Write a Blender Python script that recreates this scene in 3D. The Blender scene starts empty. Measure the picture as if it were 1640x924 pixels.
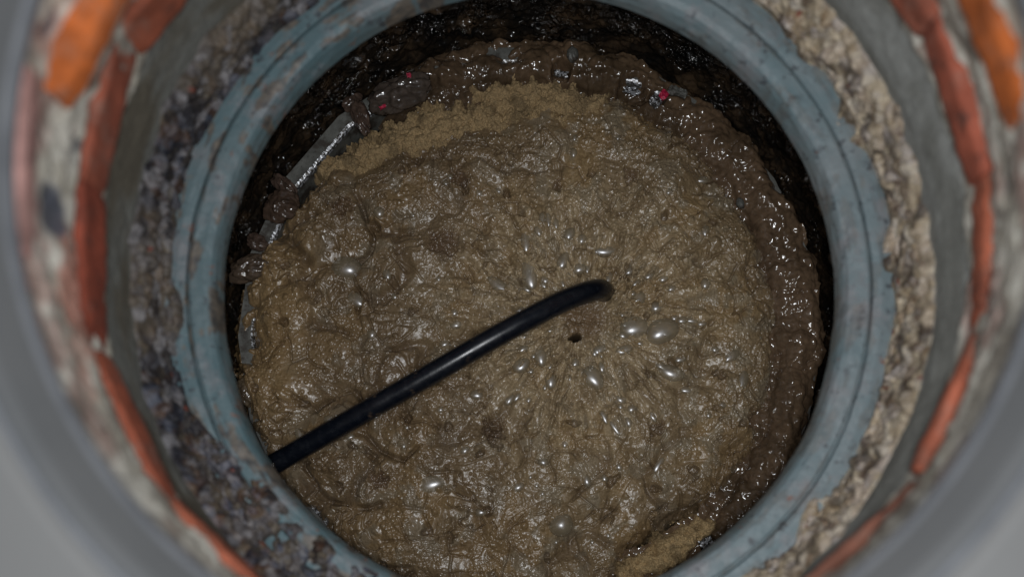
import bpy, math
import numpy as np
PI = math.pi
S = bpy.context.scene
COL = S.collection

# ------------------------------------------------------------------ camera, world, lamps
F = 35.0 / 36.0 * 1640.0          # focal length in photo pixels
CAMZ = 0.645                      # camera height above the white floor (m)
CAMY = -0.270                     # camera stands this far off the shaft's axis
cd = bpy.data.cameras.new("camera")
cd.lens = 35.0; cd.sensor_width = 36.0; cd.sensor_fit = 'HORIZONTAL'
cd.shift_x = (820 - 848) / 1640.0
cd.shift_y = (900 - 462) / 1640.0
cd.clip_start = 0.02; cd.clip_end = 50
cd.dof.use_dof = True; cd.dof.focus_distance = 1.185; cd.dof.aperture_fstop = 1.35
cam = bpy.data.objects.new("camera", cd); COL.objects.link(cam)
cam.location = (0, CAMY, CAMZ); S.camera = cam
w = bpy.data.worlds.new("World"); S.world = w; w.use_nodes = True
w.node_tree.nodes["Background"].inputs[0].default_value = (0.75, 0.85, 1.0, 1)
w.node_tree.nodes["Background"].inputs[1].default_value = 0.10
def lamp(name, loc, size, power, color, target):
    l = bpy.data.lights.new(name, 'AREA'); l.shape = 'DISK'; l.size = size
    l.energy = power; l.color = color
    o = bpy.data.objects.new(name, l); COL.objects.link(o); o.location = loc
    import mathutils
    o.rotation_euler = (mathutils.Vector(target) - mathutils.Vector(loc)).to_track_quat('-Z', 'Y').to_euler()
    return o
lamp("flash_lamp", (0.02, -0.285, 0.74), 0.17, 7.2, (0.96, 0.98, 1.0), (0.0, 0.0, -0.55))
S.view_settings.view_transform = 'Standard'; S.view_settings.look = 'None'
S.view_settings.exposure = 0.0; S.view_settings.gamma = 1.0
S.render.engine = 'CYCLES'
try:
    S.cycles.caustics_reflective = False; S.cycles.caustics_refractive = False
except Exception: pass

def W(px, py, d):                 # photo pixel at depth d below the camera -> world point
    return ((px - 848) * d / F, CAMY + (900 - py) * d / F, CAMZ - d)
def polar(px, py, d):
    x, y, z = W(px, py, d); return math.hypot(x, y), math.atan2(y, x)

# ------------------------------------------------------------------ noise
_r = np.random.RandomState(7)
PERM = _r.permutation(256); PERM = np.concatenate([PERM, PERM, PERM])
RT = _r.rand(256, 4)
def _h(ix, iy, seed): return PERM[(PERM[(ix + seed * 17) & 255] + (iy + seed * 31)) & 255]
_ga = RT[:, 0] * 2 * PI; GX = np.cos(_ga); GY = np.sin(_ga)
def perlin(x, y, seed=0):
    ix = np.floor(x).astype(np.int64); iy = np.floor(y).astype(np.int64)
    fx = x - ix; fy = y - iy
    u = fx**3 * (fx * (fx * 6 - 15) + 10); v = fy**3 * (fy * (fy * 6 - 15) + 10)
    def g(a, b):
        h = _h(ix + a, iy + b, seed); return GX[h] * (fx - a) + GY[h] * (fy - b)
    return ((g(0,0)*(1-u) + g(1,0)*u)*(1-v) + (g(0,1)*(1-u) + g(1,1)*u)*v) * 1.5
def fbm(x, y, seed=0, o=4, k=0.5):
    s = 0; a = 1
    for i in range(o):
        s = s + a * perlin(x, y, seed + i); x = x * 2.03 + 5.2; y = y * 2.03 + 1.7; a *= k
    return s
def worley(x, y, seed=0, jit=0.9):
    """F1, F2 and four random numbers of the nearest cell"""
    ix = np.floor(x).astype(np.int64); iy = np.floor(y).astype(np.int64)
    f1 = np.full(x.shape, 9.0); f2 = np.full(x.shape, 9.0); idd = np.zeros(x.shape, np.int64)
    for a in (-1, 0, 1):
        for b in (-1, 0, 1):
            h = _h(ix + a, iy + b, seed)
            dx = ix + a + 0.5 + (RT[h, 1] - .5) * jit - x; dy = iy + b + 0.5 + (RT[h, 2] - .5) * jit - y
            d = np.sqrt(dx * dx + dy * dy); n = d < f1
            f2 = np.where(n, f1, np.minimum(f2, d)); f1 = np.where(n, d, f1); idd = np.where(n, h, idd)
    return f1, f2, RT[PERM[idd]], RT[PERM[(idd + 91) & 255], 3]
def sm(a, b, x):
    t = np.clip((x - a) / (b - a), 0, 1); return t * t * (3 - 2 * t)
def mixc(c, col, m): return c * (1 - m[..., None]) + np.array(col) * m[..., None]

# ------------------------------------------------------------------ mesh helpers
def mesh_from(name, co, quads, mat, cols=None, smooth=True, parent=None, extra=None):
    me = bpy.data.meshes.new(name)
    co = np.asarray(co, np.float32); quads = np.asarray(quads, np.int32)
    n = len(quads); k = quads.shape[1]
    me.vertices.add(len(co)); me.vertices.foreach_set("co", co.ravel())
    me.loops.add(n * k); me.loops.foreach_set("vertex_index", quads.ravel())
    me.polygons.add(n); me.polygons.foreach_set("loop_start", np.arange(n, dtype=np.int32) * k)
    try: me.polygons.foreach_set("loop_total", np.full(n, k, np.int32))
    except Exception: pass
    me.update(calc_edges=True); me.validate()
    me.polygons.foreach_set("use_smooth", np.full(len(me.polygons), smooth))
    if cols is not None:
        at = me.color_attributes.new("tint", 'FLOAT_COLOR', 'POINT')
        c4 = np.ones((len(co), 4), np.float32); c4[:, :3] = np.clip(cols, 0, 1); at.data.foreach_set("color", c4.ravel())
    if extra is not None:
        at = me.attributes.new("wet", 'FLOAT', 'POINT'); at.data.foreach_set("value", np.asarray(extra, np.float32).ravel())
    me.materials.append(mat)
    o = bpy.data.objects.new(name, me); COL.objects.link(o)
    if parent: o.parent = parent
    return o
def gridq(nu, nv, wrap=False):
    i = np.arange(nu if wrap else nu - 1)[:, None]; j = np.arange(nv - 1)[None, :]
    i2 = (i + 1) % nu
    return np.stack([i * nv + j, i2 * nv + j, i2 * nv + j + 1, i * nv + j + 1], -1).reshape(-1, 4)
def compact(co, quads, *attrs):
    used = np.zeros(len(co), bool); used[quads.ravel()] = True
    m = np.cumsum(used) - 1
    return (co[used], m[quads]) + tuple(a[used] for a in attrs)
def thing(name, label, cat, loc=(0, 0, 0), group=None):
    o = bpy.data.objects.new(name, None); COL.objects.link(o); o.location = loc; o.empty_display_size = .05
    o['label'] = label; o['category'] = cat
    if group: o['group'] = group
    return o
def tag(o, label, cat, group=None, kind=None):
    o['label'] = label; o['category'] = cat
    if group: o['group'] = group
    if kind: o['kind'] = kind
    return o
def poly_sd(x, y, P):
    """signed distance, positive inside"""
    P = np.asarray(P, float); d = np.full(x.shape, 1e9); ins = np.zeros(x.shape, bool)
    for k in range(len(P)):
        a = P[k]; b = P[(k + 1) % len(P)]; e = b - a
        t = np.clip(((x - a[0]) * e[0] + (y - a[1]) * e[1]) / (e @ e), 0, 1)
        d = np.minimum(d, np.hypot(x - a[0] - t * e[0], y - a[1] - t * e[1]))
        c = (a[1] > y) != (b[1] > y)
        with np.errstate(divide='ignore', invalid='ignore'):
            xi = a[0] + (y - a[1]) * e[0] / (e[1] if e[1] != 0 else 1e-12)
        ins ^= c & (x < xi)
    return np.where(ins, d, -d)
def PXP(pts, d): return [W(a, b, d)[:2] for a, b in pts]

# ------------------------------------------------------------------ materials
class N:
    def __init__(s, name):
        s.m = bpy.data.materials.new(name); s.m.use_nodes = True; s.t = s.m.node_tree; s.n = s.t.nodes; s.l = s.t.links
        s.b = s.n["Principled BSDF"]; s.out = s.n["Material Output"]
    def add(s, typ, **kw):
        x = s.n.new(typ)
        for k, v in kw.items(): setattr(x, k, v)
        return x
    def co(s): return s.add('ShaderNodeTexCoord').outputs['Object']
    def noise(s, scale, detail=4, rough=.55, co=None):
        x = s.add('ShaderNodeTexNoise'); x.inputs['Scale'].default_value = scale; x.inputs['Detail'].default_value = detail
        x.inputs['Roughness'].default_value = rough; s.l.new(co or s.co(), x.inputs['Vector']); return x.outputs['Fac']
    def voro(s, scale, feature='F1', co=None, out='Distance'):
        x = s.add('ShaderNodeTexVoronoi'); x.feature = feature; x.inputs['Scale'].default_value = scale
        s.l.new(co or s.co(), x.inputs['Vector']); return x.outputs[out]
    def ramp(s, fac, stops):
        x = s.add('ShaderNodeValToRGB'); e = x.color_ramp.elements
        while len(e) < len(stops): e.new(.5)
        for k, (p, c) in enumerate(stops):
            e[k].position = p; e[k].color = (c if len(c) == 4 else tuple(c) + (1,))
        s.l.new(fac, x.inputs['Fac']); return x.outputs['Color']
    def mix(s, fac, a, b, blend='MIX'):
        x = s.add('ShaderNodeMixRGB', blend_type=blend)
        for i, v in zip((0, 1, 2), (fac, a, b)):
            if hasattr(v, 'node'): s.l.new(v, x.inputs[i])
            elif isinstance(v, tuple): x.inputs[i].default_value = v if len(v) == 4 else v + (1,)
            else: x.inputs[i].default_value = v
        return x.outputs[0]
    def attr(s, name='tint', out='Color'):
        x = s.add('ShaderNodeAttribute', attribute_name=name); return x.outputs[out]
    def bump(s, h, strength, dist, prev=None):
        x = s.add('ShaderNodeBump'); x.inputs['Strength'].default_value = strength; x.inputs['Distance'].default_value = abs(dist); x.invert = dist < 0
        s.l.new(h, x.inputs['Height'])
        if prev is not None: s.l.new(prev, x.inputs['Normal'])
        return x.outputs['Normal']
    def set(s, color=None, rough=None, spec=None, normal=None, metal=None, coat=None, coat_rough=None, sss=None):
        def p(i, v):
            if v is None: return
            if hasattr(v, 'node'): s.l.new(v, s.b.inputs[i])
            else: s.b.inputs[i].default_value = (v + (1,)) if isinstance(v, tuple) else v
        p('Base Color', color); p('Roughness', rough); p('Specular IOR Level', spec); p('Normal', normal)
        p('Metallic', metal); p('Coat Weight', coat); p('Coat Roughness', coat_rough)
        if sss: s.b.inputs['Subsurface Weight'].default_value = sss; s.b.inputs['Subsurface Scale'].default_value = .006
        return s.m

def m_floor():
    a = N('white_floor'); c = a.ramp(a.noise(6, 3), [(.3, (.222, .221, .217)), (.7, (.238, .237, .233))])
    return a.set(c, .45, normal=a.bump(a.noise(90, 3), .2, .001))
def m_collar():
    a = N('white_collar_plastic'); c = a.ramp(a.noise(9, 5), [(.3, (.135, .140, .143)), (.7, (.160, .163, .164))])
    return a.set(c, .4, normal=a.bump(a.noise(40, 3), .25, .001))
def m_groove():
    a = N('grey_edge'); c = a.ramp(a.noise(25, 5), [(.3, (.15, .158, .172)), (.7, (.235, .245, .262))])
    return a.set(c, .6)
def m_mortar():
    a = N('old_mortar'); c = a.mix(a.noise(120, 5), (.85, .84, .81), (1.6, 1.58, 1.52)); c = a.mix(1.0, a.attr(), c, 'MULTIPLY')
    return a.set(c, .8, normal=a.bump(a.noise(160, 6), .6, .003))
def m_brick():
    a = N('fired_brick'); n = a.noise(70, 6, .7)
    c = a.mix(1.0, a.attr(), a.ramp(n, [(.3, (.85, .8, .76)), (.75, (1.45, 1.4, 1.35))]), 'MULTIPLY')
    d = a.ramp(a.noise(26, 6, .75), [(.52, (0, 0, 0)), (.68, (.5, .5, .5))])
    c = a.mix(d, c, (.27, .225, .185))
    d = a.ramp(a.noise(40, 5, .7), [(.56, (0, 0, 0)), (.66, (.7, .7, .7))])
    c = a.mix(d, c, (.07, .045, .04))
    return a.set(c, .85, normal=a.bump(n, .7, .003))
def m_blue():
    a = N('blue_green_ring')
    c = a.ramp(a.noise(11, 5), [(.3, (.085, .155, .178)), (.5, (.12, .188, .208)), (.75, (.175, .215, .228))])
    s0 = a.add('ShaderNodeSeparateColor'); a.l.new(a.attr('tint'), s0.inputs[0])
    c = a.mix(s0.outputs[1], c, a.ramp(a.noise(14, 5), [(.3, (.17, .245, .27)), (.7, (.25, .29, .305))]))  # blend to the paler tone painted for the ring's lit right side
    c = a.mix(a.ramp(a.noise(24, 6, .7), [(.50, (0, 0, 0)), (.68, (.6, .6, .6))]), c, (.30, .27, .28))
    c = a.mix(a.ramp(a.noise(75, 5, .7), [(.57, (0, 0, 0)), (.66, (.8, .8, .8))]), c, (.05, .055, .065))
    sp = a.add('ShaderNodeSeparateColor'); a.l.new(a.attr('tint'), sp.inputs[0])
    c = a.mix(sp.outputs[0], c, a.ramp(a.noise(90, 4), [(.35, (.045, .035, .032)), (.65, (.22, .17, .125))]))
    c = a.mix(a.ramp(a.noise(52, 4, .6), [(.66, (0, 0, 0)), (.72, (.9, .9, .9))]), c, (.24, .13, .10))
    return a.set(c, .5, normal=a.bump(a.noise(120, 6), .45, .002))
def m_crust():
    a = N('gravelly_crust'); c = a.mix(1.0, a.attr(), a.ramp(a.noise(260, 5, .7), [(.3, (.6, .6, .6)), (.7, (1.3, 1.3, 1.3))]), 'MULTIPLY')
    return a.set(c, .55, normal=a.bump(a.noise(420, 5), .6, .0015))
def m_wall():
    a = N('slimy_black_wall')
    c = a.ramp(a.noise(22, 6, .7), [(.35, (.006, .006, .006)), (.5, (.018, .013, .009)), (.7, (.075, .048, .028))])
    msk = a.ramp(a.noise(16, 4, .6), [(.50, (.04, .04, .04)), (.62, (1, 1, 1))])
    hh = a.mix(1.0, a.noise(110, 4, .6), msk, 'MULTIPLY')
    n = a.bump(hh, 1.0, .020)
    h2 = a.mix(1.0, a.voro(220, 'SMOOTH_F1'), msk, 'MULTIPLY')
    n = a.bump(h2, 1.0, -.010, n)
    return a.set(c, .14, .75, n)
def m_mud():
    a = N('wet_brown_mud')
    c = a.mix(1.0, a.attr(), a.ramp(a.noise(180, 5), [(.3, (.75, .75, .75)), (.7, (1.2, 1.2, 1.2))]), 'MULTIPLY')
    n = a.bump(a.noise(120, 2, .5), .45, .004)
    return a.set(c, .15, .7, n)
def m_foam():
    a = N('brown_foam')
    v1 = a.voro(300, 'F1'); v2 = a.voro(520, 'F1')
    c = a.mix(1.0, a.attr(), a.ramp(a.noise(420, 3, .7), [(.3, (.74, .71, .66)), (.72, (1.26, 1.26, 1.26))]), 'MULTIPLY')
    def sq(v):
        k = a.add('ShaderNodeMath', operation='MULTIPLY'); a.l.new(v, k.inputs[0]); a.l.new(v, k.inputs[1]); return k.outputs[0]
    v1 = sq(v1); v2 = sq(v2)
    vm = a.ramp(a.noise(30, 3), [(.35, (.25, .25, .25)), (.6, (1, 1, 1))])
    n = a.bump(a.mix(1.0, v1, vm, 'MULTIPLY'), .22, -.0036)
    n = a.bump(a.mix(1.0, v2, vm, 'MULTIPLY'), .20, -.0014, n)
    x = a.add('ShaderNodeMapRange'); a.l.new(a.attr('wet', 'Fac'), x.inputs['Value'])
    x.inputs['To Min'].default_value = .42; x.inputs['To Max'].default_value = .2
    a.set(c, x.outputs[0], .55, n, coat=.5, coat_rough=.33)
    return a.m
def m_scum():
    a = N('dry_tan_scum')
    c = a.mix(1.0, a.attr(), a.ramp(a.noise(600, 5, .75), [(.35, (.5, .47, .42)), (.7, (1.4, 1.4, 1.4))]), 'MULTIPLY')
    return a.set(c, .6, .4, a.bump(a.noise(650, 5, .7), .9, .003))
def m_steel():
    a = N('dull_grey_steel')
    c = a.ramp(a.noise(60, 6, .7), [(.35, (.07, .07, .062)), (.7, (.15, .15, .135))])
    c = a.mix(a.ramp(a.noise(420, 3), [(.64, (0, 0, 0)), (.68, (1, 1, 1))]), c, (.02, .017, .014))
    c = a.mix(a.ramp(a.noise(45, 6, .7), [(.48, (0, 0, 0)), (.60, (.9, .9, .9))]), c, (.035, .027, .02))
    return a.set(c, .5, .5, a.bump(a.noise(300, 4), .4, .001))
def m_edge():
    a = N('shiny_wet_steel')
    c = a.ramp(a.noise(350, 4), [(.46, (.05, .043, .035)), (.54, (.45, .46, .48))])
    return a.set(c, .32, .8, a.bump(a.noise(260, 3), .5, .002), metal=.5)
def m_hose():
    a = N('black_rubber')
    c = a.ramp(a.noise(150, 5, .7), [(.5, (.0035, .005, .009)), (.8, (.016, .018, .024))])
    c = a.mix(a.attr('tint', 'Fac'), c, (.10, .07, .045))
    r = a.ramp(a.noise(60, 4), [(.3, (.20, .20, .20)), (.7, (.42, .42, .42))])
    return a.set(c, r, .45, a.bump(a.noise(500, 3), .12, .0006))
def m_red():
    a = N('red_plastic'); c = a.ramp(a.noise(500, 3), [(.35, (.20, .008, .03)), (.7, (.65, .03, .09))])
    return a.set(c, .3, .5, a.bump(a.noise(500, 3), .5, .001))
def m_bubble():
    a = N('bubble_film')
    t = a.add('ShaderNodeBsdfTransparent'); t.inputs[0].default_value = (.97, .96, .93, 1)
    g = a.add('ShaderNodeBsdfGlossy'); g.inputs['Color'].default_value = (.75, .76, .80, 1); g.inputs['Roughness'].default_value = .30
    d = a.add('ShaderNodeBsdfDiffuse'); d.inputs['Color'].default_value = (.36, .30, .20, 1)
    lw = a.add('ShaderNodeLayerWeight'); lw.inputs[0].default_value = .35
    m1 = a.add('ShaderNodeMixShader'); m1.inputs[0].default_value = .34; a.l.new(t.outputs[0], m1.inputs[1]); a.l.new(d.outputs[0], m1.inputs[2])
    mr = a.add('ShaderNodeMapRange'); a.l.new(lw.outputs['Fresnel'], mr.inputs['Value']); mr.inputs['To Min'].default_value = .16; mr.inputs['To Max'].default_value = .32
    m2 = a.add('ShaderNodeMixShader'); a.l.new(mr.outputs[0], m2.inputs[0]); a.l.new(m1.outputs[0], m2.inputs[1]); a.l.new(g.outputs[0], m2.inputs[2])
    a.l.new(m2.outputs[0], a.out.inputs['Surface']); return a.m
FLOOR, COLLAR, GROOVE, MORTAR, BRICK, BLUE, CRUST, WALL = m_floor(), m_collar(), m_groove(), m_mortar(), m_brick(), m_blue(), m_crust(), m_wall()
MUD, FOAM, SCUM, STEEL, EDGE, HOSE, RED, BUBBLE = m_mud(), m_foam(), m_scum(), m_steel(), m_edge(), m_hose(), m_red(), m_bubble()

# ------------------------------------------------------------------ revolve
def revolve(name, prof, mat, n=384, parent=None, fine=0.004, disp=None, colf=None, th0=-PI/2):
    """prof: (radius, depth below camera); resampled; disp(theta, s_arc, R, z) -> radial offset (inward +)"""
    P = np.array(prof, float); seg = np.hypot(*np.diff(P, axis=0).T); s = np.concatenate([[0], np.cumsum(seg)])
    t = np.unique(np.concatenate([s, np.arange(0, s[-1], fine)]))
    R = np.interp(t, s, P[:, 0]); z = CAMZ - np.interp(t, s, P[:, 1])
    th = th0 + np.linspace(0, 2 * PI, n, endpoint=False)
    TH, RR = np.meshgrid(th, R, indexing='ij'); ZZ = np.broadcast_to(z, TH.shape).copy(); SS = np.broadcast_to(t, TH.shape)
    c = None
    if disp is not None:
        dr, dz = disp(TH, SS, RR, ZZ); RR = RR - dr; ZZ = ZZ + dz
    if colf is not None: c = colf(TH, SS, RR, ZZ).reshape(-1, 3)
    co = np.stack([RR * np.cos(TH), RR * np.sin(TH), ZZ], -1).reshape(-1, 3)
    return mesh_from(name, co, gridq(n, len(t), True)[:, ::-1], mat, c, parent=parent)

# floor ------------------------------------------------------------
fl = revolve('floor', [(1.8, .645), (.398, .645), (.392, .647), (.389, .655), (.389, .70)], FLOOR, 256, fine=.05)
fl['kind'] = 'structure'; fl['label'] = 'pale overexposed floor around the shaft mouth'
# white collar -----------------------------------------------------
ct = thing('shaft_collar', 'smooth white plastic collar round the shaft mouth, set in the pale floor', 'collar', (0, 0, -.03))
def put(o, root):                 # keep world place when the parent Empty sits elsewhere
    o.parent = root; o.location = [-a for a in root.location]
put(revolve('collar_rim', [(.3835, .648), (.3815, .6425), (.377, .6415), (.371, .646), (.3565, .6685)], COLLAR, 256, fine=.003), ct)
put(revolve('collar_edge', [(.3565, .6685), (.3535, .672), (.3520, .678), (.3535, .683), (.362, .684)], GROOVE, 256, fine=.002), ct)
put(revolve('collar_seam', [(.3895, .6475), (.3865, .6495), (.3833, .6475)], GROOVE, 256, fine=.002), ct)

# ------------------------------------------------------------------ lining of mortar and bricks
lin = thing('shaft_lining', 'mortared shaft wall with exposed red bricks above the blue ring', 'wall', (0, 0, -.29))
def lin_disp(TH, SS, R, z):
    u = TH * .37
    n = fbm(u * 28, z * 34, 3, 4) * .0036 + fbm(u * 90, z * 90, 9, 3) * .0010
    d = CAMZ - z
    k = sm(.68, .69, d) * (1 - .75 * sm(.872, .885, d))
    f1, f2, r4, r1 = worley(u * 38 + fbm(u * 20, z * 20, 5, 2) * .4, z * 38, 12)
    n = n + (.55 - f1) * .003 * (r1 > .45)
    n = n * k - .010 * sm(.2, 1.0, np.cos(TH)) * sm(.685, .72, d) * (1 - sm(.86, .92, d)) - .006 * sm(.0, 1.0, -np.cos(TH)) * sm(.685, .70, d) * (1 - sm(.74, .80, d))
    return n, n * 0
def lin_col(TH, SS, R, z):
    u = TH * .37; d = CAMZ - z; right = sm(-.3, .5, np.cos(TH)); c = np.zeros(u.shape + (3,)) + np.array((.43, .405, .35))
    n = fbm(u * 14, z * 25, 21, 4)
    c = mixc(c, (.56, .54, .49), sm(.0, .3, n)); c = mixc(c, (.24, .215, .19), sm(.1, .45, -n))
    c = mixc(c, (.40, .27, .24), sm(.15, .5, fbm(u * 10 + 4, z * 18, 33, 3)) * .7)
    f1, f2, r4, r1 = worley(u * 34, z * 44, 8)
    top = sm(0, .4, np.sin(TH) + .15)
    c = mixc(c, (.06, .065, .09), ((r1 > .82) & (f1 < .42)) * .8 * (top * (1 - right) + .25 * right))
    f1, f2, r4, r1 = worley(u * 55, z * 60, 15)
    c = mixc(c, (.58, .57, .52), sm(.5, .25, f1) * (r1 > .55) * .8)
    # smooth grey cement band under the bricks
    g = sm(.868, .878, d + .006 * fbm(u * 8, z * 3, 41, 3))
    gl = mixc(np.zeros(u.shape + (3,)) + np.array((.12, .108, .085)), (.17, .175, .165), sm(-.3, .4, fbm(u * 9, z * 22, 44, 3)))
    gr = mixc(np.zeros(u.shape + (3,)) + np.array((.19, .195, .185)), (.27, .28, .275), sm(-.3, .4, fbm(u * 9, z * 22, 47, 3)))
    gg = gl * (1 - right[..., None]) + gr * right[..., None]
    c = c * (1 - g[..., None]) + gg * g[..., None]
    # pink brick dust and a mortar-covered brick on the left
    def spot(px, py, dd, sx, sz, col, k):
        nonlocal c
        R0, t0 = polar(px, py, dd); dt = (TH - t0 + PI) % (2 * PI) - PI
        q = (dt * .36 / sx)**2 + ((d - dd) / sz)**2 + fbm(u * 30, z * 30, 51, 3) * .5
        c = mixc(c, col, (1 - sm(.5, 1.3, q)) * k)
    spot(48, 290, .705, .075, .014, (.50, .29, .27), .8); spot(100, 470, .78, .055, .022, (.48, .22, .17), .85)
    spot(85, 600, .76, .03, .012, (.50, .27, .22), .5); spot(1530, 645, .80, .025, .018, (.50, .26, .21), .7)
    spot(1450, 830, .79, .03, .012, (.48, .28, .24), .3); spot(95, 340, .76, .02, .02, (.05, .06, .09), .9)
    spot(150, 640, .80, .05, .02, (.47, .47, .42), .6); spot(1545, 400, .845, .03, .012, (.22, .20, .17), .6)
    return c
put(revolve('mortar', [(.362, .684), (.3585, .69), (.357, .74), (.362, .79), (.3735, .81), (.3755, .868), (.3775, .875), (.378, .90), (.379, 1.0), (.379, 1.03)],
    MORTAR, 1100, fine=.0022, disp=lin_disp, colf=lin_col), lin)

def brick(p0, p1, d, hgt, col, seed, off=-.0015, thick=.05):
    a = np.array(W(*p0, d)[:2]); b = np.array(W(*p1, d)[:2])
    L = np.linalg.norm(b - a); e = (b - a) / L; a = a - e * .005; b = b + e * .005; L += .010; out = np.array([e[1], -e[0]])
    if out @ ((a + b) / 2) < 0: out = -out
    nx, nz, ny = max(8, int(L / .003)), max(6, int(hgt / .003)), 8
    X = np.linspace(0, 1, nx); Zv = np.linspace(-.5, .5, nz); Yv = np.linspace(0, 1, ny)
    fs = []; vs = []; cs = []; base = 0
    def sheet(U, V, fn, flip):
        nonlocal base
        A, B = np.meshgrid(U, V, indexing='ij'); x, y, z = fn(A, B)
        # round the arrises and chip them
        ex = np.minimum(x, 1 - x) * L; ez = (.5 - np.abs(z)) * hgt; ey = y * thick
        rnd = .0028 * (np.exp(-ex / .003) * np.exp(-ey / .003) + np.exp(-ez / .003) * np.exp(-ey / .003))
        wx = a[0] + e[0] * x * L; wy = a[1] + e[1] * x * L; zz = CAMZ - d + z * hgt * (1 - .5 * rnd / .01)
        n = fbm(x * L * 40 + seed, z * hgt * 40 + y * 2, seed, 4) * .0012 + rnd * (1 + .8 * fbm(x * L * 90, z * 4 + y, seed + 4, 3))
        yy = y * thick + n * (1 - y) + off
        wx = wx + out[0] * yy; wy = wy + out[1] * yy
        q = gridq(len(U), len(V)) + base; fs.append(q[:, ::-1] if flip else q)
        vs.append(np.stack([wx, wy, zz], -1).reshape(-1, 3))
        k = np.zeros(x.shape + (3,)) + np.array(col); k = k * (1 + .35 * fbm(x * L * 25, z * hgt * 25 + y, seed + 9, 3))[..., None]
        cs.append(k.reshape(-1, 3)); base += x.size
    sheet(X, Zv, lambda A, B: (A, A * 0, B), False)
    sheet(X, Yv, lambda A, B: (A, B, A * 0 + .5), False); sheet(X, Yv, lambda A, B: (A, B, A * 0 - .5), True)
    sheet(Yv, Zv, lambda A, B: (A * 0, A, B), True); sheet(Yv, Zv, lambda A, B: (A * 0 + 1, A, B), False)
    o = mesh_from('brick', np.concatenate(vs), np.concatenate(fs), BRICK, np.concatenate(cs)); put(o, lin)
    return o
RB = (.30, .085, .045); RO = (.42, .115, .05); OR = (.50, .13, .028)
inner = [((315, -60), (218, 64), RB), ((203, 72), (150, 298), (.29, .082, .048)), ((142, 308), (143, 562), (.27, .062, .035)), ((158, 573), (263, 795), (.36, .10, .055)),
         ((274, 806), (420, 945), (.38, .115, .065)), ((1400, -70), (1476, 40), (.33, .10, .06)), ((1490, 48), (1560, 280), (.36, .10, .06)),
         ((1570, 290), (1565, 525), (.42, .125, .07)), ((1560, 536), (1464, 744), (.43, .13, .075)), ((1450, 757), (1256, 930), (.30, .13, .09)),
         ((440, 960), (640, 1070), RB), ((1240, 945), (1040, 1060), RB), ((330, -75), (500, -220), RB), ((1385, -85), (1200, -225), RB), ((520, -232), (740, -310), RB), ((1180, -235), (960, -310), RB)]
for k, (p, q, c) in enumerate(inner): brick(p, q, .838, (.052, .048, .052, .042, .030, .040, .037, .030, .023, .009)[min(k, 9)] if k < 10 else .04, c, 60 + k * 3, off=(.009 if k == 9 else -.006 if k in (2, 3, 4) else -.0015))
brick((235, -85), (112, 158), .742, .027, OR, 130, off=-.0015); brick((1520, -95), (1632, 198), .742, .040, OR, 134, off=-.0015)
brick((250, -105), (420, -290), .742, .050, RO, 138, off=-.005); brick((1500, -115), (1330, -290), .742, .050, RO, 141, off=-.005)
brick((52, 120), (40, 395), .704, .030, (.46, .27, .25), 145)

# ------------------------------------------------------------------ blue ring
br = thing('shaft_ring', 'blue-green ring with a stepped lip, dirt on its outer flange', 'ring', (0, 0, -.35))
def ring_disp(TH, SS, R, z):
    u = TH * .34; n = fbm(u * 9, SS * 30, 71, 3) * .0011 + fbm(u * 70, SS * 90, 75, 3) * .00035
    return n, n
def ring_dirt_light(TH, SS, R, z):
    u = TH * .34; deg = np.degrees(TH) % 360
    ed = np.exp(-np.abs(R - .3420) / .0016) * .55 + np.exp(-np.abs(R - .3665) / .004) * .45 + np.exp(-np.abs(R - .314) / .003) * .25
    g = fbm(u * 16, R * 60, 77, 4, .6) + ed * .55 + .13 * np.exp(-((deg - 235) / 40)**2) + .10 * np.exp(-((deg - 130) / 35)**2) + .10 * np.exp(-((deg - 310) / 22)**2)
    m = sm(.26, .50, g) * (.8 - .5 * sm(-.2, .4, np.cos(TH)))
    lit_side = np.clip(sm(-.35, .8, np.cos(TH) + .25 * fbm(u * 6, R * 20, 79, 3)), 0, 1)  # brighter light on the right, painted into the ring colour
    return np.stack([m, lit_side, m * 0], -1)
put(revolve('outer_flange', [(.372, 1.02), (.3685, .997), (.3670, .9925), (.352, .992), (.3435, .9935), (.3425, .9985), (.3395, .9985)], BLUE, 1100, fine=.0014, disp=ring_disp, colf=ring_dirt_light), br)
put(revolve('inner_lip', [(.3405, .999), (.3395, .9905), (.337, .989), (.324, .9905), (.3185, .9935), (.3155, .999), (.3135, 1.010), (.3135, 1.022), (.318, 1.03), (.340, 1.034)], BLUE, 1100, fine=.0014, disp=ring_disp, colf=ring_dirt_light), br)

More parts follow.
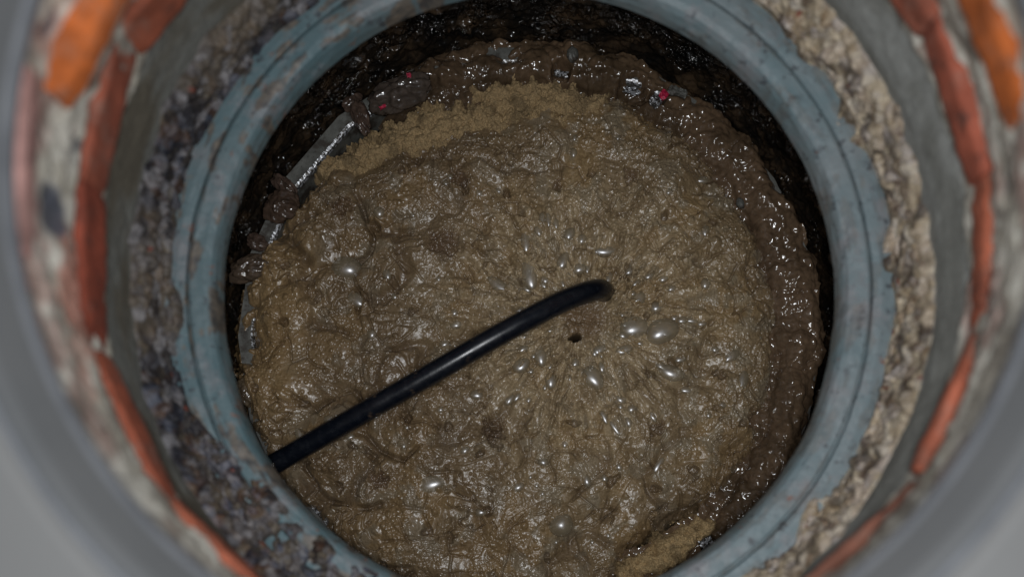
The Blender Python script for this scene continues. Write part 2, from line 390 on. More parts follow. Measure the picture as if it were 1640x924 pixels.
# ------------------------------------------------------------------ crust of gravel and crumbs round the blue ring
def crust():
    path = [(.3190, .9925), (.3240, .9900), (.3370, .9885), (.3410, .9890), (.3425, .9935), (.353, .992), (.363, .9915), (.369, .985), (.373, .972), (.376, .955), (.378, .935), (.379, .912), (.382, .880)]
    P = np.array(path); seg = np.hypot(*np.diff(P, axis=0).T); s = np.concatenate([[0], np.cumsum(seg)])
    T0 = s[4]; t = np.arange(0, s[-1], .0011); n = 2100
    R = np.interp(t, s, P[:, 0]); d = np.interp(t, s, P[:, 1]); al = np.interp(t - T0, [0, .02, .036, .06], [0, .1, 1, 1]) * PI / 2 * .9
    th = -PI/2 + np.linspace(0, 2 * PI, n, endpoint=False)
    TH, RR = np.meshgrid(th, R, indexing='ij'); D = np.broadcast_to(d, TH.shape); T = np.broadcast_to(t - T0, TH.shape); AL = np.broadcast_to(al, TH.shape)
    u = TH * .36; deg = np.degrees(TH) % 360
    def win(a, b, f=10):              # angular window
        c = (a + b) / 2; h = (b - a) / 2; dd = np.abs((deg - c + 180) % 360 - 180); return 1 - sm(h - f / 2, h + f / 2, dd)
    # how far onto the flange (t small) the crust reaches: t_edge
    ll = win(208, 262, 22); lft = win(95, 215, 14); rgt = np.clip(1 - ll - lft, 0, 1)
    edge = .020 - .040 * ll - .008 * win(222, 244, 8) - .0035 * lft + .002 * rgt
    edge = edge - .014 * win(24, 30, 4) - .008 * win(38, 45, 4) - .011 * win(2, 9, 5) - .014 * win(318, 326, 5) - .010 * win(296, 312, 8) - .014 * win(180, 187, 5) + .02 * win(197, 207, 5)*0
    edge = edge + .0036 * fbm(u * 18, T * 18, 81, 4)
    cov = sm(-.002, .004, T - edge) * (1 - sm(.062, .080, T - .012 * np.maximum(win(280, 368, 40), .4 * win(0, 60, 30)) + .012 * fbm(u * 22, T * 8, 86, 3)))
    holes = sm(.15, .5, fbm(u * 45, T * 45, 90, 3)) * (T < .022)
    holes = np.maximum(holes, sm(-.25, .12, fbm(u * 30, T * 30, 94, 3)) * (T < .0))
    cov = cov * (1 - .9 * holes)
    w1 = fbm(u * 60, T * 60, 83, 2) * .3; w2 = fbm(u * 60, T * 60, 87, 2) * .3
    f1, f2, r4, r1 = worley(u * 75 + w1, T * 75 + w2, 5)
    g1, g2, q4, q1 = worley(u * 170 + w2, T * 170 + w1, 6)
    h1, h2, p4, p1 = worley(u * 33 + w1, T * 33 + w2, 7)
    h = .0015 + np.sqrt(np.clip(1 - (f1 / .75)**2, 0, 1)) * .0055 * (.3 + r1) + np.sqrt(np.clip(1 - (g1 / .8)**2, 0, 1)) * .0022 * q1 + np.clip(.55 - h1, 0, 1) * .012 * (p1 > .5) + fbm(u * 110, T * 110, 99, 3) * .0012
    h = h * cov - .004 * (1 - sm(0, .25, cov))
    rr = RR - h * np.sin(AL); zz = CAMZ - D + h * np.cos(AL)
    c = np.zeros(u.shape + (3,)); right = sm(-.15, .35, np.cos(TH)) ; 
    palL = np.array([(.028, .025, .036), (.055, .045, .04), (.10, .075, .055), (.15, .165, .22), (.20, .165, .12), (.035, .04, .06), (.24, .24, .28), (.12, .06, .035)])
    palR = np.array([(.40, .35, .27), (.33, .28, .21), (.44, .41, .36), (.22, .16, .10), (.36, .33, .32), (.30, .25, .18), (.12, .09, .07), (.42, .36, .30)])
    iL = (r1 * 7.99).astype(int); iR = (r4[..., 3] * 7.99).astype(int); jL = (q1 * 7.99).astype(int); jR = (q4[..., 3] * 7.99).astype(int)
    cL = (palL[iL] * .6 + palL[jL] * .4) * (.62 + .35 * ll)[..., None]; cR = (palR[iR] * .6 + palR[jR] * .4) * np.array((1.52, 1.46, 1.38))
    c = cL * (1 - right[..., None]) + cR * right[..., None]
    up = win(100, 150, 20) * .65 * sm(.02, .05, T) + ll * .4 * (fbm(u * 16, T * 30, 61, 3) > 0) + win(170, 190, 8) * .5
    c = mixc(c, (.21, .17, .125), np.clip(up, 0, 1))
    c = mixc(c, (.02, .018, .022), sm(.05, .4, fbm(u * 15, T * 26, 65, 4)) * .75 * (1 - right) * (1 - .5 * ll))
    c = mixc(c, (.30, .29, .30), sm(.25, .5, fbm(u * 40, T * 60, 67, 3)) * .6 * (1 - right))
    dk = sm(.07, .0, f2 - f1) * .6 * (1 - .35 * right)
    c = mixc(c, (.035, .028, .022), dk)
    c = mixc(c, (.22, .055, .035), ((q1 > .988) & (g1 < .45)) * .8)
    c = mixc(c, (.05, .035, .025), (sm(.25, .45, fbm(u * 26, T * 40, 63, 4)) * .7) * right)
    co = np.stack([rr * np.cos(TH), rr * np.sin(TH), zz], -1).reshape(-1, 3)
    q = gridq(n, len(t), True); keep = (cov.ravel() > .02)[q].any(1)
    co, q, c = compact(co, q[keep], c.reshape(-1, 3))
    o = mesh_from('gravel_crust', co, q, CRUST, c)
    tag(o, 'gravelly crust of crumbs and small stones packed around the blue ring', 'debris', kind='stuff')
crust()

# ------------------------------------------------------------------ slimy tank wall
def wall_disp(TH, SS, R, z):
    u = TH * .38
    n = fbm(u * 26, z * 30, 101, 5, .55) * .006 + fbm(u * 34 + 4, z * 95, 102, 3, .6) * .0035
    f1, f2, r4, r1 = worley(u * 130 + fbm(u*70, z*70, 3, 2)*.4, z * 150, 104)
    k = sm(.12, .42, fbm(u * 14, z * 26, 108, 3))
    n = n + np.clip(.5 - f1, 0, 1) * .011 * (r1 > .5) * (.05 + k)
    return n, n * 0
wl = revolve('tank_wall', [(.318, 1.032), (.352, 1.036), (.378, 1.05), (.386, 1.08), (.388, 1.16), (.389, 1.26), (.389, 1.42), (.30, 1.43), (.0, 1.431)], WALL, 2000, fine=.0016, disp=wall_disp)
tag(wl, 'black slimy tank wall glistening behind and below the blue ring', 'wall')

# ------------------------------------------------------------------ steel ledge
led = thing('steel_ledge', 'grey angled steel ledge with a shiny wet inner edge, half buried in sludge', 'ledge', (0, 0, -.56))
def ledge():
    nseg = 22
    def ring(name, prof, mat, lo, hi, ph, seedj):
        vs = []; fs = []; base = 0
        for k in range(nseg):
            a0 = lo + (hi - lo) * k / nseg; a1 = lo + (hi - lo) * (k + 1) / nseg
            m = 14; rj = _r.rand() * .002
            for i in range(m + 1):
                f = i / m; am = (a0 + a1) / 2; aa = a0 + (a1 - a0) * f
                for (r, dd) in prof:
                    rc = r * math.cos((a1 - a0) / 2) / math.cos(aa - am) + .0015
                    vs.append((rc * math.cos(aa), rc * math.sin(aa), CAMZ - dd))
            n = len(prof)
            for i in range(m):
                for j in range(n - 1): fs.append((base + i * n + j, base + i * n + j + 1, base + (i + 1) * n + j + 1, base + (i + 1) * n + j))
            base += (m + 1) * n
        o = mesh_from(name, vs, np.array(fs)[:, ::-1], mat, smooth=False); put(o, led); return o
    ring('ledge_top', [(.3475, 1.235), (.3475, 1.192), (.3335, 1.193)], STEEL, 0, 2 * PI, 0, 0)
    ring('ledge_edge', [(.3333, 1.1932), (.3300, 1.1950), (.3285, 1.1985)], EDGE, 0, 2 * PI, 0, 0)
    ring('ledge_skirt', [(.3283, 1.1985), (.326, 1.235)], STEEL, 0, 2 * PI, 0, 0)
ledge()

# ------------------------------------------------------------------ heightfields
def field(name, x0, x1, y0, y1, step, fn, mat, parent=None):
    """fn(X, Y) -> Z, keep mask, colour, wet"""
    xs = np.arange(x0, x1, step); ys = np.arange(y0, y1, step)
    X, Y = np.meshgrid(xs, ys, indexing='ij'); Z, keep, c, wet = fn(X, Y)
    co = np.stack([X, Y, Z], -1).reshape(-1, 3); q = gridq(len(xs), len(ys)); q = q[keep.ravel()[q].all(1)]
    co, q, c, wet = compact(co, q, c.reshape(-1, 3), wet.ravel())
    return mesh_from(name, co, q, mat, c, extra=wet)
DF = 1.20
FOAMP = PXP([(500, 292), (545, 262), (610, 238), (700, 205), (780, 186), (850, 152), (930, 142), (1010, 160), (1060, 185), (1105, 215), (1150, 262), (1185, 320), (1232, 390), (1256, 480),
             (1256, 560), (1246, 640), (1222, 710), (1180, 780), (1130, 820), (1060, 850), (1010, 885), (960, 960), (840, 1010), (700, 990), (590, 930), (520, 860), (440, 790), (395, 680),
             (376, 600), (374, 520), (382, 460), (408, 400), (440, 370), (465, 325)], DF)
CX, CY, _ = W(935, 505, 1.165)    # where the foam wells up around the hose
BULGES = []                       # (x, y, radius, height, kind)
def foam_fn(X, Y):
    wx = fbm(X * 15, Y * 15, 201, 2, .4) * .013; wy = fbm(X * 15, Y * 15, 205, 2, .4) * .013
    sd = poly_sd(X + wx * .5, Y + wy * .5, FOAMP)
    sd = sd + fbm(X * 70, Y * 70, 207, 3) * .004
    e = np.clip(sd, 0, None)
    Z = (CAMZ - 1.225) + .030 * (1 - np.exp(-e / .011)) + .024 * (1 - np.exp(-e / .10))
    Z = Z - np.clip(-sd, 0, 1) * 2.2
    rx = X - CX; ry = Y - CY; rc = np.hypot(rx, ry); th = np.arctan2(ry, rx)
    left = sm(.05, -.20, X + .35 * Y * 0 + .04) ; low = sm(-.05, -.20, Y)
    rough = np.clip(.35 + .65 * np.maximum(left, .55 * low) , 0, 1) * sm(.05, .14, rc)
    inn = sm(0, .02, sd)
    # big billows with creases
    f1, f2, r4, r1 = worley((X + wx * 1.3) * 15, (Y + wy * 1.3) * 15, 211)
    Z = Z + rough * inn * (np.sqrt(np.clip(1 - (f1 / .95)**2, 0, 1)) - .5) * .024 * (.5 + r1)
    ck = sm(.22, .0, f2 - f1) * sm(-.1, .25, fbm(X * 14, Y * 14, 213, 2)); Z = Z - ck * rough * .008
    f1, f2, r4, r1 = worley((X + wx) * 34, (Y + wy) * 34, 221)
    Z = Z + (.4 + .6 * rough) * (np.sqrt(np.clip(1 - (f1 / .9)**2, 0, 1)) - .5) * .0062 * r1
    ck2 = sm(.16, .0, f2 - f1) * sm(.05, .35, fbm(X * 19 + 3, Y * 19, 223, 2)); Z = Z - ck2 * .0035
    Z = Z + fbm(X * 22, Y * 22, 225, 2, .5) * .0052 * (.35 + .65 * sm(.03, .1, rc))
    fq = np.abs(fbm((X + wx * 1.6) * 13, (Y + wy * 1.6) * 13, 228, 3, .5)); Z = Z - sm(.13, .0, fq) * .0032 * (.25 + .75 * rough) * inn
    # torn cracks: thin ridged lines, deep near the outer right rim
    rim = sm(.11, .03, sd) * inn
    rd = np.abs(fbm(X * 17 + wx * 40, Y * 17, 231, 4)); tear = sm(.05, .0, rd) * sm(.1, .4, fbm(X * 9, Y * 9, 236, 2) + .5 * rim)
    Z = Z - tear * .006
    # radial froth round the upwelling (stretched bubbles)
    lr = np.log(np.clip(rc, .008, None)) * 5.2; tt = th * 11
    jx = fbm(X * 14, Y * 14, 241, 2, .4) * .5
    fr = np.zeros_like(X); sp = sm(.02, .05, rc) * (1 - sm(.12, .20, rc)) * (.4 + .6 * sm(-.2, .2, fbm(X * 13, Y * 13, 246, 2)))
    for sc, sd_, am in ((1.0, 243, .0055), (1.8, 245, .0036)):
        a1, a2, b4, b1 = worley((lr + jx) * sc, (tt * 1.15 + jx) * sc, sd_)
        rad = .35 + .35 * b1
        fr = fr + np.clip(1 - (a1 / rad)**2, 0, 1) * am * (b4[..., 3] > .45)
    sp2 = sm(.015, .05, rc) * (1 - sm(.12, .27, rc))
    Z = Z + fbm(lr * .5 + wx * 30, tt * .6 + wy * 30, 248, 2, .5) * .0055 * sp2
    Z = Z + fr * sp * (.45 + .9 * sm(-.2, .3, fbm(X * 20, Y * 20, 249, 2)))
    # round bubbles everywhere
    wet = np.zeros_like(X)
    for sc, sd_, am, pr in ((60, 251, .0042, .70), (115, 253, .0026, .50), (165, 255, .0017, .30), (270, 257, .0011, .25)):
        a1, a2, b4, b1 = worley(X * sc + jx * .6, Y * sc - jx * .6, sd_)
        rad = .22 + .3 * b1; dens = sm(-.35, .35, fbm(X * 17, Y * 17, sd_ + 1, 2) + .25 * sm(.3, .0, rc))
        bb = np.clip(1 - (a1 / rad)**2, 0, 1) * (b4[..., 3] > pr)
        Z = Z + bb * am * dens * inn; wet = np.maximum(wet, sm(0, .3, bb) * dens)
    # little dark pits
    a1, a2, b4, b1 = worley((X + wx) * 30, (Y + wy) * 30, 261)
    pit = sm(.22, .06, a1 + .1 * fbm(X * 120, Y * 120, 263, 2)) * (b4[..., 3] > .82) * sm(.04, .08, rc); Z = Z - pit * .009
    # throat by the hose: open dark hole and a raised lip
    def at(px, py, d=1.165): x, y, _ = W(px, py, d); return np.hypot(X - x, Y - y), X - x, Y - y
    q, dx, dy = at(922, 536); hole = sm(.0058, .0035, np.hypot(dx * .7 - dy * .25, dy * 1.05) + .0022 * fbm(X * 200, Y * 200, 265, 2)); Z = Z - hole * .05
    Z = Z - sm(.05, .0, at(930, 545)[0]) * .008
    q, dx, dy = at(990, 478); Z = Z + np.exp(-(q / .013)**2) * .017
    q, dx, dy = at(870, 370); Z = Z + np.exp(-(np.hypot(dx, dy * .9) / .045)**2) * .008
    for (px, py, r_, h_) in ((545, 330, .035, .010), (440, 620, .045, .012), (740, 280, .05, .008), (1120, 430, .05, .006), (690, 700, .04, .01), (520, 730, .03, .012), (640, 860, .03, .01), (480, 450, .04, .008)):
        q, dx, dy = at(px, py, 1.19); Z = Z + np.exp(-(q / r_)**2) * h_
    # pits with brown clots
    clot = np.zeros_like(X)
    for (px, py, r_) in ((552, 340, .013), (735, 292, .010), (712, 398, .018), (1010, 285, .008), (893, 300, .006), (790, 690, .014), (1050, 690, .010), (1210, 672, .011), (610, 770, .010), (860, 170, .006)):
        q, dx, dy = at(px, py, 1.185); k = sm(r_ * 1.4, r_ * .5, q + .006 * fbm(X * 110, Y * 110, 271, 3)); clot = np.maximum(clot, k)
        Z = Z - k * .005 + k * fbm(X * 160, Y * 160, 273, 3) * .003
    Z = Z + sm(.04, .015, rc) * (fbm(X * 75, Y * 75, 283, 4) * .004)
    # foam colour, with crease and hole shade painted in
    n = fbm(X * 11, Y * 11, 291, 4); n2 = fbm(X * 34, Y * 34, 295, 3); n3 = fbm(X * 7 + 9, Y * 7, 297, 3)
    c = np.zeros(X.shape + (3,)) + np.array((.205, .145, .080))
    c = mixc(c, (.27, .180, .085), sm(-.05, .5, n) * .8)
    c = mixc(c, (.245, .205, .145), sm(0, .5, n2) * .75)
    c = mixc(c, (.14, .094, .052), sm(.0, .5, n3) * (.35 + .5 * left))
    rays = fbm(lr * .5, tt * .9, 299, 3); c = mixc(c, (.37, .285, .175), sm(.27, .06, rc) * sm(.008, .04, rc) * (.35 + .65 * sm(-.1, .3, rays)))
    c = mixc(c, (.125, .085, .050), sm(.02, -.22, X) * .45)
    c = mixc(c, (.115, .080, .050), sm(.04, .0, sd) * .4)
    c = mixc(c, (.34, .225, .105), sm(-.235, -.30, X + .03 * n) * sm(-.16, -.05, Y) * .5)
    c = mixc(c, (.09, .05, .028), clot * .6); c = mixc(c, (.09, .057, .034), np.clip(ck * rough + ck2 * .5 + tear + pit, 0, 1) * .5)  # brown clots; then creases, cracks and pits darkened as painted shade
    c = mixc(c, (.17, .11, .06), sm(.036, .012, rc) * .8)
    c = mixc(c, (.004, .004, .004), hole)  # shade inside the deep hole painted as black
    wet = np.clip(.35 + .6 * wet + .3 * n2 - sm(.04, .01, rc), 0, 1)
    return Z, sd > -.012, c, wet
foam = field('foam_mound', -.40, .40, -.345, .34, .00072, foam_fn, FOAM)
tag(foam, 'broad mound of wet brown bubbly foam filling the middle of the shaft', 'foam')
# height lookup for things resting on the foam
_fv = np.empty(len(foam.data.vertices) * 3, np.float32); foam.data.vertices.foreach_get('co', _fv); _fv = _fv.reshape(-1, 3)
def foam_z(x, y, r=.004):
    m = np.hypot(_fv[:, 0] - x, _fv[:, 1] - y) < r
    return float(np.percentile(_fv[m, 2], 60)) if m.any() else CAMZ - 1.2

# ------------------------------------------------------------------ mud roll
Rm = lambda px, py, d=1.19: polar(px, py, d)
def mud_fn(X, Y):
    r = np.hypot(X, Y) + fbm(X * 22, Y * 22, 301, 4) * .0075; th = np.degrees(np.arctan2(Y, X))
    outer = [(-90, .345), (-60, .350), (-47, .354), (-30, .353), (-10, .352), (5, .352), (20, .352), (35, .350), (50, .353), (65, .355), (80, .355), (95, .356), (108, .355), (118, .350), (124, .352), (130, .352)]
    inner = [(-90, .29), (-60, .308), (-47, .311), (-30, .302), (-10, .291), (5, .290), (20, .295), (35, .298), (50, .294), (65, .297), (80, .299), (95, .300), (108, .312), (118, .320), (130, .325)]
    ro = np.interp(th, *zip(*outer)); ri = np.interp(th, *zip(*inner))
    cov = sm(-96, -84, th) * (1 - sm(118, 126, th))
    s = (r - ri) / (ro - ri); prof = np.sqrt(np.clip(1 - (2 * s - 1.15)**2, 0, 1))
    hh = np.interp(th, [-90, -30, 20, 45, 60, 90, 115], [.019, .021, .021, .020, .021, .020, .015]) * (1 + .35 * fbm(X * 12, Y * 12, 303, 2))
    Z = (CAMZ - 1.206) + prof * hh * cov - (1 - cov) * .03
    Z = Z - np.clip(s - 1, 0, 1) * .6
    wx = fbm(X * 40, Y * 40, 305, 2) * .008; wy = fbm(X * 40, Y * 40, 307, 2) * .008
    f1, f2, r4, r1 = worley((X + wx) * 24, (Y + wy) * 24, 309); Z = Z + (np.sqrt(np.clip(1 - (f1 / .9)**2, 0, 1)) - .5) * .014 * (.3 + r1)
    f1, f2, r4, r1 = worley((X + wx) * 70, (Y + wy) * 70, 311); Z = Z + (np.sqrt(np.clip(1 - (f1 / .85)**2, 0, 1)) - .5) * .0040 * r1
    Z = Z + fbm(X * 70, Y * 70, 313, 2, .5) * .0034
    for (px, py, w_, k_) in ((899, 120, 15, .022), (1012, 148, 22, .022), (1052, 160, 13, .02), (1131, 868, 14, .03), (700, 112, 5, .01), (1200, 360, 8, .012)):
        x, y, _ = W(px, py, 1.195); q = np.hypot(X - x, Y - y) / (w_ * 1.19 / F); Z = Z - sm(1.3, .5, q + .25 * fbm(X * 90, Y * 90, 317, 2)) * k_
    c = np.zeros(X.shape + (3,)) + np.array((.135, .094, .064)); c = mixc(c, (.085, .06, .04), sm(-.1, .5, fbm(X * 18, Y * 18, 319, 3)))
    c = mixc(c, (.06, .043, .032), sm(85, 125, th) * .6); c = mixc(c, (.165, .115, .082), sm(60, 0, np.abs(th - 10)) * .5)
    return Z, (Z > CAMZ - 1.26) & (cov > .02) & (s > -.6), c * np.array((.86, .80, .70)), np.ones_like(X)
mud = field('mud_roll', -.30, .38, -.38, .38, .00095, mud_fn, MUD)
tag(mud, 'thick glossy roll of dark brown mud along the right and top of the foam', 'mud')

# ------------------------------------------------------------------ dry tan scum, two patches
def scum(name, poly, dd, H, label, seed, tone):
    P = PXP(poly, dd); A = np.array(P)
    def fn(X, Y):
        sd = poly_sd(X, Y, P) + fbm(X * 42, Y * 42, seed, 5, .6) * .011; e = np.clip(sd, 0, None)
        Z = (CAMZ - dd - .012) + (H + .012) * (1 - np.exp(-e / .007)) - np.clip(-sd, 0, 1) * 2
        f1, f2, r4, r1 = worley(X * 45 + fbm(X*40, Y*40, seed+2, 2)*.4, Y * 45, seed + 1); Z = Z + (np.sqrt(np.clip(1 - (f1 / .9)**2, 0, 1)) - .5) * .013
        Z = Z + fbm(X * 80, Y * 80, seed + 5, 5, .65) * .0055
        g1, g2, q4, q1 = worley(X * 260, Y * 260, seed + 8); Z = Z + (.5 - g1) * .0016
        c = np.zeros(X.shape + (3,)) + np.array(tone); c = mixc(c, tuple(v * .62 for v in tone), sm(0, .5, fbm(X * 40, Y * 40, seed + 3, 4)))
        c = mixc(c, tuple(v * 1.25 for v in tone), sm(.6, 1, q1) * .6)
        return Z, sd > -.01, c, X * 0
    o = field(name, A[:, 0].min() - .02, A[:, 0].max() + .02, A[:, 1].min() - .02, A[:, 1].max() + .02, .0008, fn, SCUM)
    return tag(o, label, 'scum')
scum('dry_scum', [(512, 278), (535, 248), (590, 218), (640, 186), (700, 168), (745, 162), (790, 128), (830, 122), (862, 132), (890, 124), (940, 146), (985, 160), (960, 200), (860, 230), (700, 260), (600, 280), (530, 300)],
     1.200, .012, 'long crumbly tan scum patch along the upper left edge of the foam', 401, (.46, .33, .175))
scum('dry_scum', [(975, 960), (990, 905), (1025, 885), (1060, 860), (1105, 838), (1150, 826), (1152, 850), (1120, 885), (1080, 930), (1040, 980)],
     1.195, .014, 'small lumpy tan scum patch at the bottom beside the blue ring', 431, (.52, .375, .195))

# ------------------------------------------------------------------ clods, stones, scraps
def clod(name, px, py, d, r, squash, seed, mat, tone, lab, cat, group=None, amp=.28):
    nu, nv = 64, 40
    th = np.linspace(0, 2 * PI, nu, endpoint=False); ph = np.linspace(0.02, PI - .02, nv)
    T, Pp = np.meshgrid(th, ph, indexing='ij'); x = np.sin(Pp) * np.cos(T); y = np.sin(Pp) * np.sin(T); z = np.cos(Pp)
    n = 1 + amp * fbm(x * 1.6 + z * 1.1 + seed, y * 1.6 - z * .9, seed, 4); f1, *_ = worley(x * 2.2 + z + seed, y * 2.2 - z, seed + 1)
    n = n + (.5 - f1) * amp * .7
    sx, sy, sz, rot = squash; X = x * n * r * sx; Y = y * n * r * sy; Z = z * n * r * sz
    ca, sa = math.cos(rot), math.sin(rot); co = np.stack([X * ca - Y * sa, X * sa + Y * ca, Z], -1).reshape(-1, 3)
    c = np.zeros((len(co), 3)) + np.array(tone); c *= (1 + .35 * fbm(co[:, 0] * 150, co[:, 1] * 150, seed + 3, 3))[:, None]
    o = mesh_from(name, co, gridq(nu, nv, True)[:, ::-1], mat, c); o.location = W(px, py, d)
    return tag(o, lab, cat, group)
G = 'mud clods stuck on the steel ledge'
MC = (.075, .05, .038)
clod('mud_clod', 578, 186, 1.185, .013, (.75, 1.6, .7, .3), 3, MUD, MC, 'tall dark clod lying across the steel ledge, nearest the long tan scum', 'mud clod', G)
clod('mud_clod', 565, 165, 1.188, .010, (1.2, .8, .7, .5), 5, MUD, MC, 'small dark clod on the outer side of the ledge behind the tall clod', 'mud clod', G)
clod('mud_clod', 640, 150, 1.180, .023, (1.6, .85, .6, .4), 8, MUD, (.065, .05, .04), 'large dark clod between the two small red scraps at the top left', 'mud clod', G)
clod('mud_clod', 455, 298, 1.185, .013, (1.3, .7, .6, -.7), 11, MUD, MC, 'flattened clod at the lower end of the longest bare ledge stretch', 'mud clod', G)
clod('mud_clod', 452, 330, 1.180, .017, (1.2, 1.0, .6, .5), 14, MUD, (.065, .042, .03), 'round dark clod on the ledge just below the flattened one', 'mud clod', G)
clod('mud_clod', 412, 388, 1.185, .012, (.8, 1.0, .6, .9), 21, MUD, MC, 'small clod on the left ledge above the two lumps by the foam', 'mud clod', G)
clod('mud_clod', 402, 430, 1.180, .018, (1.4, .8, .6, .4), 17, MUD, (.085, .06, .042), 'wet brown clod at the far left edge of the foam', 'mud clod', G)
clod('mud_clod', 392, 628, 1.185, .012, (1.0, 1.3, .7, .2), 24, MUD, (.13, .095, .06), 'lowest brown clod, at the left foam edge above the hose', 'mud clod', G)
clod('pebble', 917, 88, 1.175, .0075, (.9, 1.15, .8, .1), 27, STEEL, (.1, .1, .1), 'small grey pebble sitting on top of the mud roll', 'stone', amp=.12)
clod('pebble', 1186, 326, 1.178, .0055, (.8, 1.2, .8, .4), 31, STEEL, (.1, .1, .1), 'tiny dark pebble at the seam of foam and mud on the right', 'stone', amp=.12)
def scrap(px, py, d, size, rot, mat, name, lab, cat, tilt=.25, seed=1):
    nx, ny = 16, 12; U, V = np.meshgrid(np.linspace(-.5, .5, nx), np.linspace(-.5, .5, ny), indexing='ij')
    X = U * size[0] * (1 + .25 * fbm(V * 3 + seed, U * 0 + seed, 3, 2)); Y = V * size[1] * (1 + .3 * fbm(U * 3, V * 0 + seed, 5, 2))
    Z = np.sin(U * 3 + seed) * size[0] * .14 + fbm(U * 3, V * 3 + seed, 7, 2) * size[0] * .12
    top = np.stack([X, Y, Z], -1).reshape(-1, 3); bot = top - np.array([0, 0, .0012]); n = nx * ny
    q = gridq(nx, ny); f = [q, q[:, ::-1] + n]
    ed = [i * ny for i in range(nx)] + [(nx - 1) * ny + j for j in range(1, ny)] + [i * ny + ny - 1 for i in range(nx - 2, -1, -1)] + [j for j in range(ny - 2, 0, -1)]
    sq = [(ed[k], ed[k] + n, ed[(k + 1) % len(ed)] + n, ed[(k + 1) % len(ed)]) for k in range(len(ed))]
    o = mesh_from(name, np.concatenate([top, bot]), np.concatenate(f + [np.array(sq)]), mat, smooth=False)
    o.location = W(px, py, d); o.rotation_euler = (tilt, tilt * .4, rot); return tag(o, lab, cat)
scrap(1063, 152, 1.166, (.012, .009), .9, RED, 'red_scrap', 'largest bright red scrap, on the mud at the upper right', 'scrap', .2, 2)
scrap(613, 171, 1.166, (.008, .0035), .5, RED, 'red_scrap', 'thin red scrap lying beside the shiny ledge edge below the large clod', 'scrap', .2, 5)
scrap(655, 121, 1.163, (.005, .005), .2, RED, 'red_scrap', 'dim red scrap above the large clod at the top left', 'scrap', .3, 9)
scrap(1085, 148, 1.167, (.022, .010), -.45, STEEL, 'grey_flake', 'thin grey flake poking from the mud beside the largest red scrap', 'scrap', .1, 13)
scrap(1050, 163, 1.164, (.013, .011), -.5, EDGE, 'shiny_flake', 'shiny grey flake just left of the largest red scrap', 'scrap', .05, 17)
scrap(1012, 146, 1.170, (.019, .008), -.35, EDGE, 'shiny_flake', 'long shiny flake at the foam and mud seam near the top', 'scrap', .12, 19)
scrap(899, 118, 1.172, (.016, .007), -.05, EDGE, 'shiny_flake', 'shiny flake in the mud directly below the grey pebble', 'scrap', .12, 23)
scrap(1131, 868, 1.170, (.016, .010), .5, EDGE, 'shiny_flake', 'pale shiny flake at the bottom between mud and blue ring', 'scrap', .05, 29)

# ------------------------------------------------------------------ hose
def hose():
    pts = [(330, 806, 1.165), (380, 777, 1.16), (430, 748, 1.15), (518, 697, 1.13), (600, 650, 1.112), (690, 599, 1.10), (780, 547, 1.094), (853, 507, 1.098),
           (905, 481, 1.110), (940, 468, 1.125), (960, 464, 1.142), (968, 467, 1.165), (971, 473, 1.195), (972, 478, 1.22)]
    C = np.array([W(*p) for p in pts]); s = np.concatenate([[0], np.cumsum(np.linalg.norm(np.diff(C, axis=0), axis=1))])
    def cr(t):
        i = np.clip(np.searchsorted(s, t) - 1, 0, len(s) - 2); u = (t - s[i]) / (s[i+1] - s[i])
        p0, p1, p2, p3 = C[max(i-1,0)], C[i], C[i+1], C[min(i+2, len(C)-1)]
        return .5 * ((2*p1) + (-p0+p2)*u + (2*p0-5*p1+4*p2-p3)*u*u + (-p0+3*p1-3*p2+p3)*u**3)
    T = np.arange(0, s[-1], .0025); P = np.array([cr(t) for t in T])
    for _ in range(6): P[1:-1] = (P[:-2] + 2 * P[1:-1] + P[2:]) / 4
    D = np.gradient(P, axis=0); D /= np.linalg.norm(D, axis=1)[:, None]
    side = np.array([.45, -.89, 0.0]); m = 40; V = []
    for p, d in zip(P, D):
        b = side - d * (side @ d); b /= np.linalg.norm(b); c = np.cross(d, b)
        for k in range(m):
            a = 2 * PI * k / m; V.append(p + .0119 * (math.cos(a) * b + math.sin(a) * c))
    n = len(P); q = []
    for i in range(n - 1):
        for k in range(m): q.append((i*m+k, i*m+(k+1)%m, (i+1)*m+(k+1)%m, (i+1)*m+k))
    V = np.array(V); K = np.arange(len(V)); sp = (K // m) / n; uu = (K % m) / m * 2 * PI
    g = fbm(sp * 46 + np.cos(uu) * .8, np.sin(uu) * .9 + 3, 441, 4, .65); g = sm(.40, .60, g - .5 + .85 * sm(.78, .96, sp))
    o = mesh_from('rubber_hose', V, q, HOSE, np.repeat((g * .75)[:, None], 3, 1))
    tag(o, 'black rubber hose reaching from under the blue ring into the foam', 'hose')
hose()

# ------------------------------------------------------------------ bubbles on the foam (parts of it)
def bubble(px, py, rx, ry, rot=0.0, hgt=.62, d=1.172):
    x, y, _ = W(px, py, d); z = foam_z(x, y, .006); k = d / F
    # one step of correction for the true depth
    d2 = CAMZ - z; x, y, _ = W(px, py, d2); k = d2 / F; a, b = rx * k, ry * k; z = foam_z(x, y, .006)
    nu, nv = 40, 14; th = np.linspace(0, 2 * PI, nu, endpoint=False); ph = np.linspace(.01, PI * .56, nv)
    T, Pp = np.meshgrid(th, ph, indexing='ij'); wob = 1 + .05 * np.sin(T * 2 + px) + .04 * np.sin(T * 3 + py)
    X = np.sin(Pp) * np.cos(T) * a * wob; Y = np.sin(Pp) * np.sin(T) * b * wob; Z = np.cos(Pp) * min(a, b) * hgt
    ca, sa = math.cos(rot), math.sin(rot)
    o = mesh_from('bubble', np.stack([X * ca - Y * sa, X * sa + Y * ca, Z], -1).reshape(-1, 3), gridq(nu, nv, True)[:, ::-1], BUBBLE)
    o.parent = foam; o.location = (x, y, z - .0005)
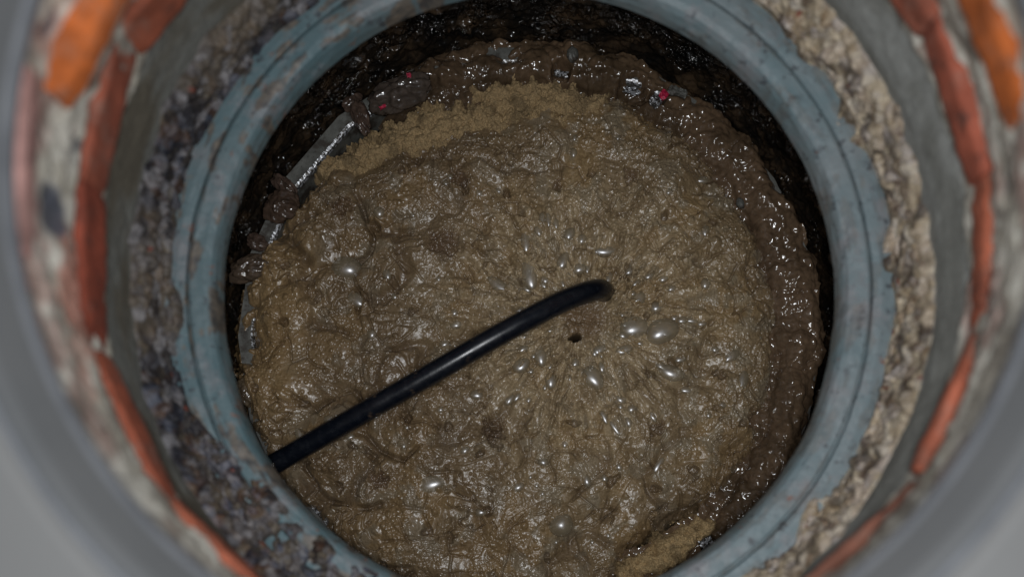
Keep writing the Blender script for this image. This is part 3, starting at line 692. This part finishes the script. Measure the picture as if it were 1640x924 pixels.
big = [(555, 430, 24, 22, 0, .7), (1061, 530, 28, 19, .25, .6), (1016, 524, 25, 18, .1, .55), (1076, 597, 21, 13, -.3, .6), (899, 840, 19, 20, 0, .8), (950, 605, 20, 15, -.9, .5), (968, 402, 20, 9, -.05, .6),
       (928, 430, 12, 9, .3, .6), (902, 418, 9, 15, -.5, .6), (842, 386, 8, 20, .15, .6), (848, 438, 12, 26, .2, .5), (800, 458, 22, 10, -.6, .55), (1052, 492, 11, 9, .4, .6), (1024, 478, 10, 12, 0, .6),
       (607, 340, 9, 9, 0, .6), (868, 352, 5, 12, 0, .6), (878, 352, 5, 11, .1, .6), (890, 358, 5, 9, .1, .6), (912, 375, 8, 12, -.5, .6), (932, 383, 7, 9, -.4, .6), (835, 585, 15, 10, .5, .5), (866, 572, 10, 14, .2, .5),
       (882, 610, 9, 13, 0, .5), (994, 640, 9, 7, -.4, .6), (1012, 655, 8, 7, 0, .6), (985, 685, 5, 13, .6, .5), (968, 668, 5, 12, .5, .5), (1130, 455, 8, 9, .2, .6), (1125, 287, 11, 6, 0, .6), (1055, 745, 6, 14, -.5, .5),
       (690, 775, 22, 13, .2, .5), (560, 700, 8, 6, .3, .6), (527, 672, 9, 7, 0, .6), (595, 535, 8, 8, 0, .6), (570, 480, 16, 10, -.6, .5), (480, 700, 6, 16, .3, .5), (1190, 610, 8, 18, -.3, .5), (1172, 570, 14, 8, .7, .5), (1130, 370, 7, 9, 0, .5), (763, 632, 10, 8, .1, .5),
       (1090, 575, 9, 6, .3, .5), (1100, 625, 10, 6, -.2, .5), (960, 560, 12, 7, .6, .5), (1000, 560, 14, 8, .3, .5), (620, 440, 7, 9, .2, .6), (730, 520, 9, 7, .2, .6), (830, 780, 10, 7, .4, .6), (870, 740, 8, 7, 0, .6), (770, 820, 9, 7, .3, .6), (940, 770, 7, 10, .2, .6)]
for b in big: bubble(*b)
rr = np.random.RandomState(5); nb = 0
while nb < 90:
    a = rr.rand() * 2 * PI; r0 = 55 + 320 * rr.rand()**1.5; px = 935 + r0 * math.cos(a); py = 515 - r0 * math.sin(a) * .95
    if not (480 < px < 1230 and 180 < py < 900) or math.hypot(px - 848, py - 541) > 390: continue
    e = rr.uniform(3, 6.5); st = rr.uniform(1.0, 1.9) if r0 < 200 else rr.uniform(1, 1.3)
    bubble(px, py, e * st, e, a, .6); nb += 1
